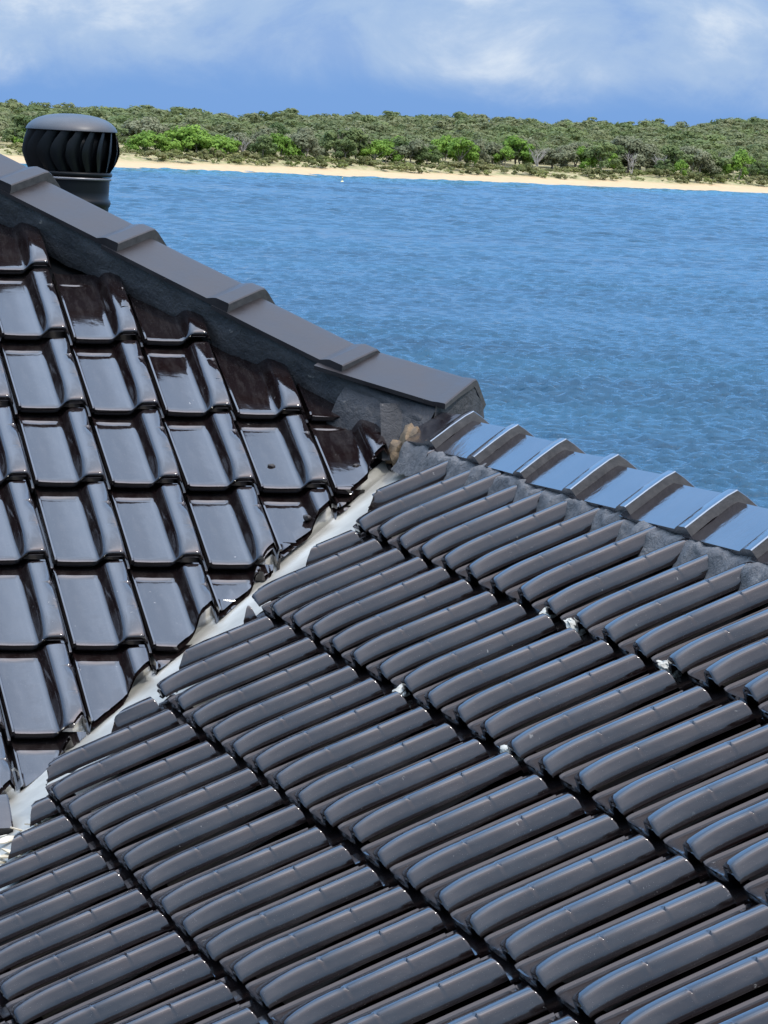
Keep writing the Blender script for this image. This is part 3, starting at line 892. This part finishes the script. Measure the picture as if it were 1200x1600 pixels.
def quads_mesh(name, V, mat):
    n = len(V) // 4
    me = bpy.data.meshes.new(name)
    me.vertices.add(len(V)); me.vertices.foreach_set('co', V.astype(np.float32).ravel())
    me.loops.add(len(V)); me.loops.foreach_set('vertex_index', np.arange(len(V), dtype=np.int32))
    me.polygons.add(n); me.polygons.foreach_set('loop_start', np.arange(0, len(V), 4, dtype=np.int32))
    me.materials.append(mat)
    me.update(calc_edges=True)
    me.validate()
    return me
def limb(vs, fs, pts, radii, n=6):
    o0 = len(vs)
    for i, (p, r_) in enumerate(zip(pts, radii)):
        p = Vector(p)
        d = (Vector(pts[min(i + 1, len(pts) - 1)]) - Vector(pts[max(i - 1, 0)])).normalized()
        u = d.orthogonal().normalized(); v = d.cross(u)
        for k in range(n):
            a = 2 * math.pi * k / n
            vs.append(p + (u * math.cos(a) + v * math.sin(a)) * r_)
    for i in range(len(pts) - 1):
        for k in range(n):
            k2 = (k + 1) % n
            fs.append((o0 + i * n + k, o0 + i * n + k2, o0 + (i + 1) * n + k2, o0 + (i + 1) * n + k))
def trunk_mesh(rr, h, rad, mat, dead=False):
    vs = []; fs = []
    for s in range(rr.choice((1, 2)) if not dead else 2):
        lean = Vector((rr.uniform(-.25, .25), rr.uniform(-.25, .25), 0)) * h
        fork = Vector((lean.x * .4, lean.y * .4, h * rr.uniform(.25, .38)))
        r0 = .028 * h
        limb(vs, fs, [(0, 0, -.6), (lean.x * .15, lean.y * .15, fork.z * .5), fork], [r0, r0 * .8, r0 * .65])
        for b in range(rr.randint(3, 5) + (4 if dead else 0)):
            a = rr.uniform(0, 6.28); e = rad * rr.uniform(.4, .85)
            tip = Vector((math.cos(a) * e, math.sin(a) * e, h * rr.uniform(.6, .9)))
            mid = fork.lerp(tip, .5) + Vector((rr.uniform(-.4, .4), rr.uniform(-.4, .4), rr.uniform(.0, .5)))
            limb(vs, fs, [fork, mid, tip], [r0 * .5, r0 * .3, r0 * .10])
            if dead:
                for q in range(4):
                    t2 = mid.lerp(tip, rr.random()); limb(vs, fs, [t2, t2 + Vector((rr.uniform(-1, 1), rr.uniform(-1, 1), rr.uniform(.3, 1.2)))], [r0 * .14, r0 * .05], 4)
    me = mesh_from('trunk', vs, fs, mat)
    return me
KIND = {  # name, height, radius, clumps, leaves, leaf size, crown base
    'bright': ('spreading_tree', 6.2, 4.4, 18, 100, .34, .25, .7),
    'grey': ('banksia_tree', 7.2, 4.2, 17, 95, .34, .20, .6),
    'olive': ('coastal_tree', 7.8, 4.4, 18, 100, .36, .10, .5),
    'shrub': ('dune_shrub', 2.3, 2.1, 9, 70, .24, .05, .5),
}
protos = {}
rr = random.Random(77)
for kd, (nm, h, rad, nc, nl, lf, bs, fl_) in KIND.items():
    protos[kd] = []
    for v in range(3):
        cm = quads_mesh('crown', crown_arrays(rr, h * rr.uniform(.9, 1.1), rad * rr.uniform(.9, 1.1), nc, nl, lf, bs, fl_), m_f[kd])
        tm = trunk_mesh(rr, h, rad, m_bark)
        protos[kd].append((cm, tm))
dead_protos = [trunk_mesh(rr, 6.5, 3.0, m_dead, True) for _ in range(2)]
ORD = ['first', 'second', 'third', 'fourth', 'fifth', 'sixth', 'seventh', 'eighth', 'ninth', 'tenth', 'eleventh', 'twelfth', 'thirteenth', 'fourteenth', 'fifteenth', 'sixteenth', 'seventeenth', 'eighteenth', 'nineteenth', 'twentieth']
def ordinal(i): return ORD[i] if i < 20 else ('twenty-' if i < 29 else 'thirty-') + ORD[(i - 20) % 10 if i < 29 else i - 30] if i not in (29, 39) else ('thirtieth' if i == 29 else 'fortieth')
def px2s(px, d): return (px - 600) / FPX * d
def place(px, off):
    d = 1350.0
    for _ in range(30): d = shore(px2s(px, d)) + off
    return px2s(px, d), d
# front row, placed along the dune by what stands where in the bay view
spec = []
for px in (10, 30, 205, 228, 262, 285, 300, 318, 415, 428, 555, 572, 590, 645, 662, 690, 760, 775, 885, 905, 1030, 1125, 1150, 1175): spec.append(('bright', px + rr.uniform(-5, 5), rr.uniform(52, 84), rr.uniform(.7, 1.1)))
for px in (50, 195, 222, 245, 335, 350, 372, 390, 440, 455, 468, 520, 540, 612, 628, 715, 735, 745, 795, 815, 830, 850, 868, 935, 955, 975, 990, 1050, 1065, 1100, 1140, 1190): spec.append(('grey', px + rr.uniform(-6, 6), rr.uniform(56, 92), rr.uniform(.7, 1.15)))
for px in (0, 20, 250, 385, 405, 497, 508, 530, 602, 640, 700, 722, 785, 840, 915, 930, 1010, 1020, 1085, 1090, 1160, 1198): spec.append(('olive', px + rr.uniform(-4, 4), rr.uniform(50, 90), rr.uniform(.7, 1.05)))
for k in range(40): spec.append(('shrub', 190 + k * 25.6 + rr.uniform(-11, 11), rr.uniform(33, 50), rr.uniform(.7, 1.5)))
desc = {'bright': ('{} bright green spreading tree from the left behind the far beach', 'tree', 'bright green trees along the far beach'),
        'grey': ('{} grey-green rounded tree from the left behind the far beach', 'tree', 'grey-green trees along the far beach'),
        'olive': ('{} dark olive dense tree from the left behind the far beach', 'tree', 'dark trees along the far beach'),
        'shrub': ('{} low dune shrub from the left above the far sand', 'shrub', 'low shrubs on the far dune'),
        'dead': ('{} bare grey dead tree from the left behind the far beach', 'tree', 'dead trees along the far beach')}
for px in (352, 812, 958, 1002): spec.append(('dead', px, 56, rr.uniform(.85, 1.1)))
count = {}
for kd, px, d, sc in sorted(spec, key=lambda t: (t[0], t[1])):
    i = count.get(kd, 0); count[kd] = i + 1
    s, d = place(px, d); p = W2(s, d, ground_z(s, d) - .1)
    lb, cat, grp = desc[kd]
    if kd == 'dead':
        o = new_obj('dead_tree', None, None, p, label=lb.format(ordinal(i)), category=cat, group=grp)
        new_obj('trunk', dead_protos[i % 2], o)
    else:
        o = new_obj(KIND[kd][0], None, None, p, label=lb.format(ordinal(i)), category=cat, group=grp)
        cm, tm = protos[kd][rr.randrange(3)]
        new_obj('crown', cm, o)
        if kd != 'shrub': new_obj('trunk', tm, o)
    o.rotation_euler = (0, 0, rr.uniform(0, 6.28)); o.scale = (sc * rr.uniform(.9, 1.15), sc * rr.uniform(.9, 1.15), sc)
    o.scale = [v * (1.6 if kd != 'shrub' else 1.3) * (.75 + .5 * ((i * 7) % 10) / 10) for v in o.scale]

# the woodland behind: one mass
def woodland():
    g = random.Random(3)
    base = [crown_arrays(g, 7.0, 5.0, g.randint(8, 14), 52, .50, .30, .6) for _ in range(12)]
    hues = []
    parts = []
    npr = np.random.default_rng(5)
    x = 84.0
    while x < 640:
        step = 12.0 + (x - 80) * .018
        s = -330.0
        while s < 380:
            ss_ = s + g.uniform(-3, 3); dd = shore(ss_) + x + g.uniform(-3.5, 3.5)
            sc = g.choice((.85, 1.1, 1.3, 1.45, 1.6, 1.9)) * g.uniform(.9, 1.1) * (1.0 + .12 * noise.noise(Vector((ss_ * .02, dd * .02, 1))))
            a = g.uniform(0, 6.28); ca, sa = math.cos(a) * sc, math.sin(a) * sc
            V = base[g.randrange(12)]
            o = W2(ss_, dd, ground_z(ss_, dd) - .4)
            V2 = np.empty_like(V)
            V2[:, 0] = V[:, 0] * ca - V[:, 1] * sa + o.x; V2[:, 1] = V[:, 0] * sa + V[:, 1] * ca + o.y; V2[:, 2] = V[:, 2] * (.55 + .42 * sc) * g.uniform(.85, 1.15) + o.z
            parts.append(V2); hues.append(np.full(len(V2), g.random(), dtype=np.float32))
            s += g.uniform(9.5, 18.0)
        x += step
    me = quads_mesh('far_woodland', np.concatenate(parts), m_forest)
    at = me.attributes.new('hue', 'FLOAT', 'POINT'); at.data.foreach_set('value', np.concatenate(hues))
    return me
wd = new_obj('far_woodland', woodland(), None, None, kind='stuff', label='dense green woodland rising behind the far beach', category='woodland')

def dune_scrub():
    g = random.Random(31)
    base = [crown_arrays(g, 1.6, 1.7, 4, 26, .26, .02, .5) for _ in range(6)]
    parts = []; hues = []
    for i in range(950):
        px = g.uniform(-350, 1600); off = g.uniform(33, 66)
        if noise.noise(Vector((px * .02, off * .05, 2))) < -.12 and off < 52: continue
        s, d = place(px, off)
        sc = g.uniform(.5, 1.6); a = g.uniform(0, 6.28); ca, sa = math.cos(a) * sc, math.sin(a) * sc
        V = base[g.randrange(6)]; o = W2(s, d, ground_z(s, d) - .15)
        V2 = np.empty_like(V)
        V2[:, 0] = V[:, 0] * ca * 1.4 - V[:, 1] * sa + o.x; V2[:, 1] = V[:, 0] * sa + V[:, 1] * ca + o.y; V2[:, 2] = V[:, 2] * sc + o.z
        parts.append(V2); hues.append(np.full(len(V2), g.random(), dtype=np.float32))
    m = foliage('dune_ground_cover', (0.13, 0.16, 0.04), (0.26, 0.26, 0.10)  , 0.36, [(0.10, 0.14, 0.035), (0.22, 0.25, 0.07), (0.30, 0.27, 0.13), (0.14, 0.17, 0.07)])
    me = quads_mesh('dune_scrub', np.concatenate(parts), m)
    at = me.attributes.new('hue', 'FLOAT', 'POINT'); at.data.foreach_set('value', np.concatenate(hues))
    return me
new_obj('dune_scrub', dune_scrub(), None, None, kind='stuff', label='low yellow-green scrub covering the far dune', category='ground cover')

# tiny marker buoy off the beach
m_buoy = simple_noise_mat('buoy_paint', (0.75, 0.65, 0.30), (0.65, 0.55, 0.25), 5, 0.5)
d_b = 1180; s_b = px2s(509, d_b)
by = new_obj('marker_buoy', None, None, W2(s_b, d_b, 0), label='tiny pale marker buoy floating off the far beach', category='buoy')
new_obj('float', lathe([(.01, -.3), (.45, -.25), (.55, .1), (.45, .35), (.15, .5), (.01, .5)], 20, m_buoy, 'float'), by)
new_obj('mast', lathe([(.08, .45), (.07, 1.2), (.2, 1.25), (.2, 1.5), (.01, 1.55)], 12, m_buoy, 'mast'), by)
